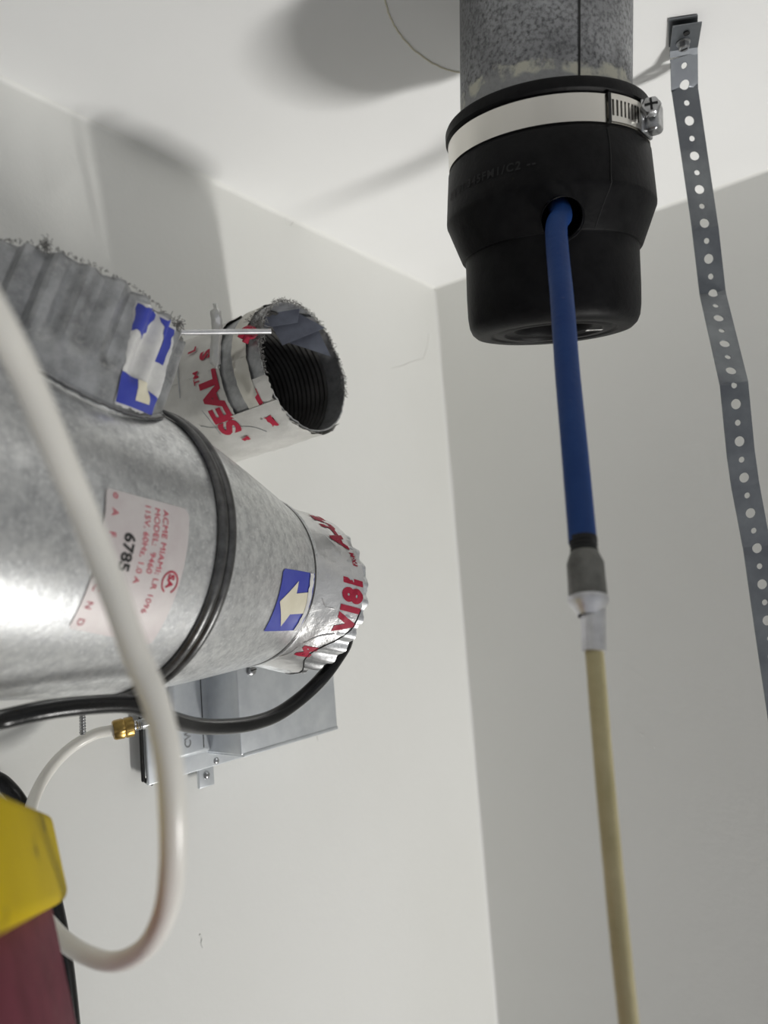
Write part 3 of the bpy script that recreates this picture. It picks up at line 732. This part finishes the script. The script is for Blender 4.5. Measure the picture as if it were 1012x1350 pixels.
# ================================================================ junction box on the left wall
XP = .012
pbl = on_plane(196, 1036, 0, XP); pbr = on_plane(396, 977, 0, XP)
zb = pbl.z
cbl = on_plane(318, 995, 0, .05)
best = None
for i in range(60):
    x = .02+.001*i; q = on_plane(318, 995, 0, x); d = V((XP+.004, q.y, q.z))-CAM; xx = 506+FOC*d.dot(right)/d.dot(fwd)
    if best is None or abs(xx-272) < best[0]: best = (abs(xx-272), x)
XC = min(best[1], .052)
cbl = on_plane(318, 995, 0, XC); cbr = on_plane(445, 960, 0, XC)
jb = thing('junction_box', V((0, pbl.y, zb)), 'galvanised steel electrical box with raised cover fixed on the wall beneath the duct fan', 'electrical box')
ztop = 1.995
obj('back_plate', *wbox(XP-.003, XP, pbl.y, pbr.y, zb, ztop, .0008), GBOX, jb)
obj('box_body', *wbox(.0005, XP-.003, pbl.y+.004, pbr.y-.004, zb+.004, ztop-.003, .002), GBOX, jb)
obj('plate_edge_shadow', *sweep(cr([V((XP-.004, pbl.y-.0015, ztop)), V((XP-.004, pbl.y-.0015, zb+.012)), V((XP-.004, pbl.y-.0005, zb+.004)), V((XP-.004, pbl.y+.006, zb-.0005))], 8), .0014, 8), DARK, jb)  # dark strip drawn as the shadow along the plate's left edge
e0 = on_plane(229, 1003, 0, XP+.004); e1 = on_plane(276, 990, 0, XP+.004)
obj('embossed_panel', *bevel_box((XP-.001, e0.y, e0.z), (.007,0,0), (0, cbl.y-e0.y+.004, 0), (0,0,ztop-e0.z), .0033, 4), GBOX, jb)
zc = (cbl.z+cbr.z)/2
cov = obj('raised_cover', *bevel_box((XP, cbl.y, zc), (XC-XP,0,0), (0, cbr.y-cbl.y, 0), (0,0,ztop-zc), .0012, 3), GBOX, jb)
obj('cover_lip', *wbox(XP, XC+.0006, cbl.y+.002, cbr.y, zc-.0015, zc+.001, .0005), GBOX, jb)
for px, py in ((235, 1021), (285, 1003)):
    q = on_plane(px, py, 0, XP); obj('rivet', *fr_sphere(q, .0026, (1,0,0), .6), SCREWM, jb)
q = on_plane(330, 884, 0, XC)
sw = MB(); fs = Frame(q, (1,0,0), (0,0,1)); sw.add(lathe(fs, [(0,.0042),(.001,.0042),(.001,.0036),(.0028,.0034),(.0036,.0020),(.0037,.00001)], 20)); cs = sw.build('cover_screw', SCREWM, jb)
obj('screw_slot', *boxvf(q+V((.0034,-.0026,-.0003)), V((.0006,0,0)), V((0,.0052,.0008)), V((0,0,.0008))), DARK, cs)
tb0 = on_plane(262, 1018, 0, XP-.002); 
obj('fixing_tab', *wbox(XP-.005, XP-.002, tb0.y, tb0.y+.0145, tb0.z-.0125, tb0.z+.006, .0008), GBOX, jb)
q = on_plane(272, 1022, 0, XP-.002); obj('tab_screw', *fr_sphere(q, .0030, (1,0,0), .7), SCREWM, jb)
q = on_plane(267, 950, 0, XP+.0062); obj('panel_gap', *wbox(XP+.0055, XP+.0063, q.y-.0003, q.y+.0003, e0.z+.004, ztop-.002, .0001), DARK, jb)
g = glyphs('CW', .008, .02)
q = on_plane(252, 985, 0, XP+.0062)
decal('stamped_mark', [([(-b, a) for a, b in g[0]], g[1])], lambda x, y: V((XP+.0062, q.y+x, q.z+y)), GALVD, jb, .004)
# saddle bracket between box and fan
obj('saddle_bracket', *wbox(XP, .058, pbl.y+.002, cbl.y+.03, ztop-.002, ztop+.001, .0006), GBOX, jb)
# threaded stud under the fan
sf = Frame(at(109, 968, .475), -(cam_axis(.02, 1, 0)), (0,1,0))
stud = thing('threaded_stud', at(109, 968, .475), 'short threaded steel stud poking down beneath the fan, left of the brass fitting', 'threaded stud')
obj('stud_shaft', *lathe(sf, [(0,.00001),(0,.0017)]+[(.0004+.0009*i, .0021 if i % 2 else .0016) for i in range(44)], 16), SCREWM, stud)

# ================================================================ brass fitting, white tube
b0 = at(149, 963, .497); b1 = at(176, 957, .503); fb = Frame(b0, b1-b0, (0,0,1)); LB = (b1-b0).length
brf = thing('brass_fitting', b0, 'hexagonal brass compression fitting joining the thin white tube beside the box', 'fitting')
obj('compression_nut', *lathe(fb, [(0,.0038),(0,.0058),(.0012,.0064),(LB*.45,.0066),(LB*.55,.0060),(LB*.6,.0066),(LB*.95,.0066),(LB,.0058),(LB,.003)], 60, lambda th, l, r: (l, r*(1+(.05*math.cos(6*th) if .001 < l < LB*.97 else 0)))), BRASS, brf)
obj('nut_thread', *lathe(fb, [(LB,.0036)]+[(LB+.0008*i, .0036 if i % 2 else .0031) for i in range(1, 8)]+[(LB+.009,.003),(LB+.014,.003)], 24), SCREWM, brf)
D_T = .0036
pts = [at(155,961,.499), at(145,963.5,.496), at(125,968,.492), at(96,984,.484), at(69,1010,.472), at(48,1045,.455), at(35,1090,.425), at(33,1140,.388), at(45,1188,.348), at(72,1228,.315), at(108,1256,.297),
       at(150,1268,.280), at(190,1251,.252), at(216,1208,.224), at(227,1150,.207), at(228,1080,.199), at(222,1000,.196), at(205,925,.195), at(180,870-5,.194), at(157,800,.192), at(134,738,.190), at(106,665,.186), at(78,600,.180), at(38,505,.172), at(-2,425,.164), at(-50,345,.158), at(-110,260,.154)]
tag(obj('white_tube', *sweep(cr(pts, 10), D_T, 24), WTUBE), 'thin milky white plastic tube looping down in the foreground from the brass fitting', 'tube')

# ================================================================ black cables
pts = [at(-70,968,.29), at(-30,956,.30), at(0,949,.31), at(50,938,.32), at(100,931,.332), at(165,928,.352), at(200,938,.368), at(222,947,.382), at(255,956,.408), at(290,958,.432), at(330,954,.455), at(365,942,.475), at(398,919,.492), at(425,893,.50), at(445,866,.508), at(456,846,.516), at(457,825,.532), at(450,806,.552)]
tag(obj('power_cable', *sweep(cr(pts, 8), lambda t: .0041+.0006*t, 20), BCABLE), 'thick glossy black cable sagging under the fan and up behind its crimped end', 'cable')
pts = [at(-50,1010,.455), at(-10,1025,.455), at(8,1036,.455), at(28,1062,.455), at(48,1110,.455), at(64,1160,.455), at(76,1210,.455), at(85,1262,.455), at(91,1310,.455), at(96,1360,.455), at(104,1450,.455), at(112,1560,.455)]
tag(obj('black_cord', *sweep(cr(pts, 8), .0046, 16), BCABLE), 'black cord hanging behind the yellow cap and maroon rail', 'cord')

# ================================================================ maroon rail with yellow cap, close to the camera
fdir = cam2w(V((-.311, .456, 1))).normalized()
ddir = cam2w(V((.39, 1, -.336))).normalized()
sdir = fdir.cross(ddir).normalized()
if sdir.dot(right) < 0: sdir = -sdir
cr0 = at(68, 1069, .30)
Lr = .16; Hc = .0335; Th = .022
lad = thing('maroon_rail', cr0, 'maroon board standing at the lower left with a scuffed yellow plastic cap on its end', 'rail')
o_ = cr0 - fdir*Lr - sdir*Th
obj('yellow_cap', *bevel_box(o_, fdir*Lr, sdir*Th, ddir*Hc, .0045, 5), YEL, lad)
k_len = (cr0.z+Hc*ddir.z)/(-ddir.z)-.003
o_ = cr0 - fdir*Lr - sdir*(Th-.001) + ddir*.01 + fdir*.004
obj('board', *bevel_box(o_, fdir*(Lr-.009), sdir*(Th-.0070), ddir*k_len, .002, 2), MAROON, lad)
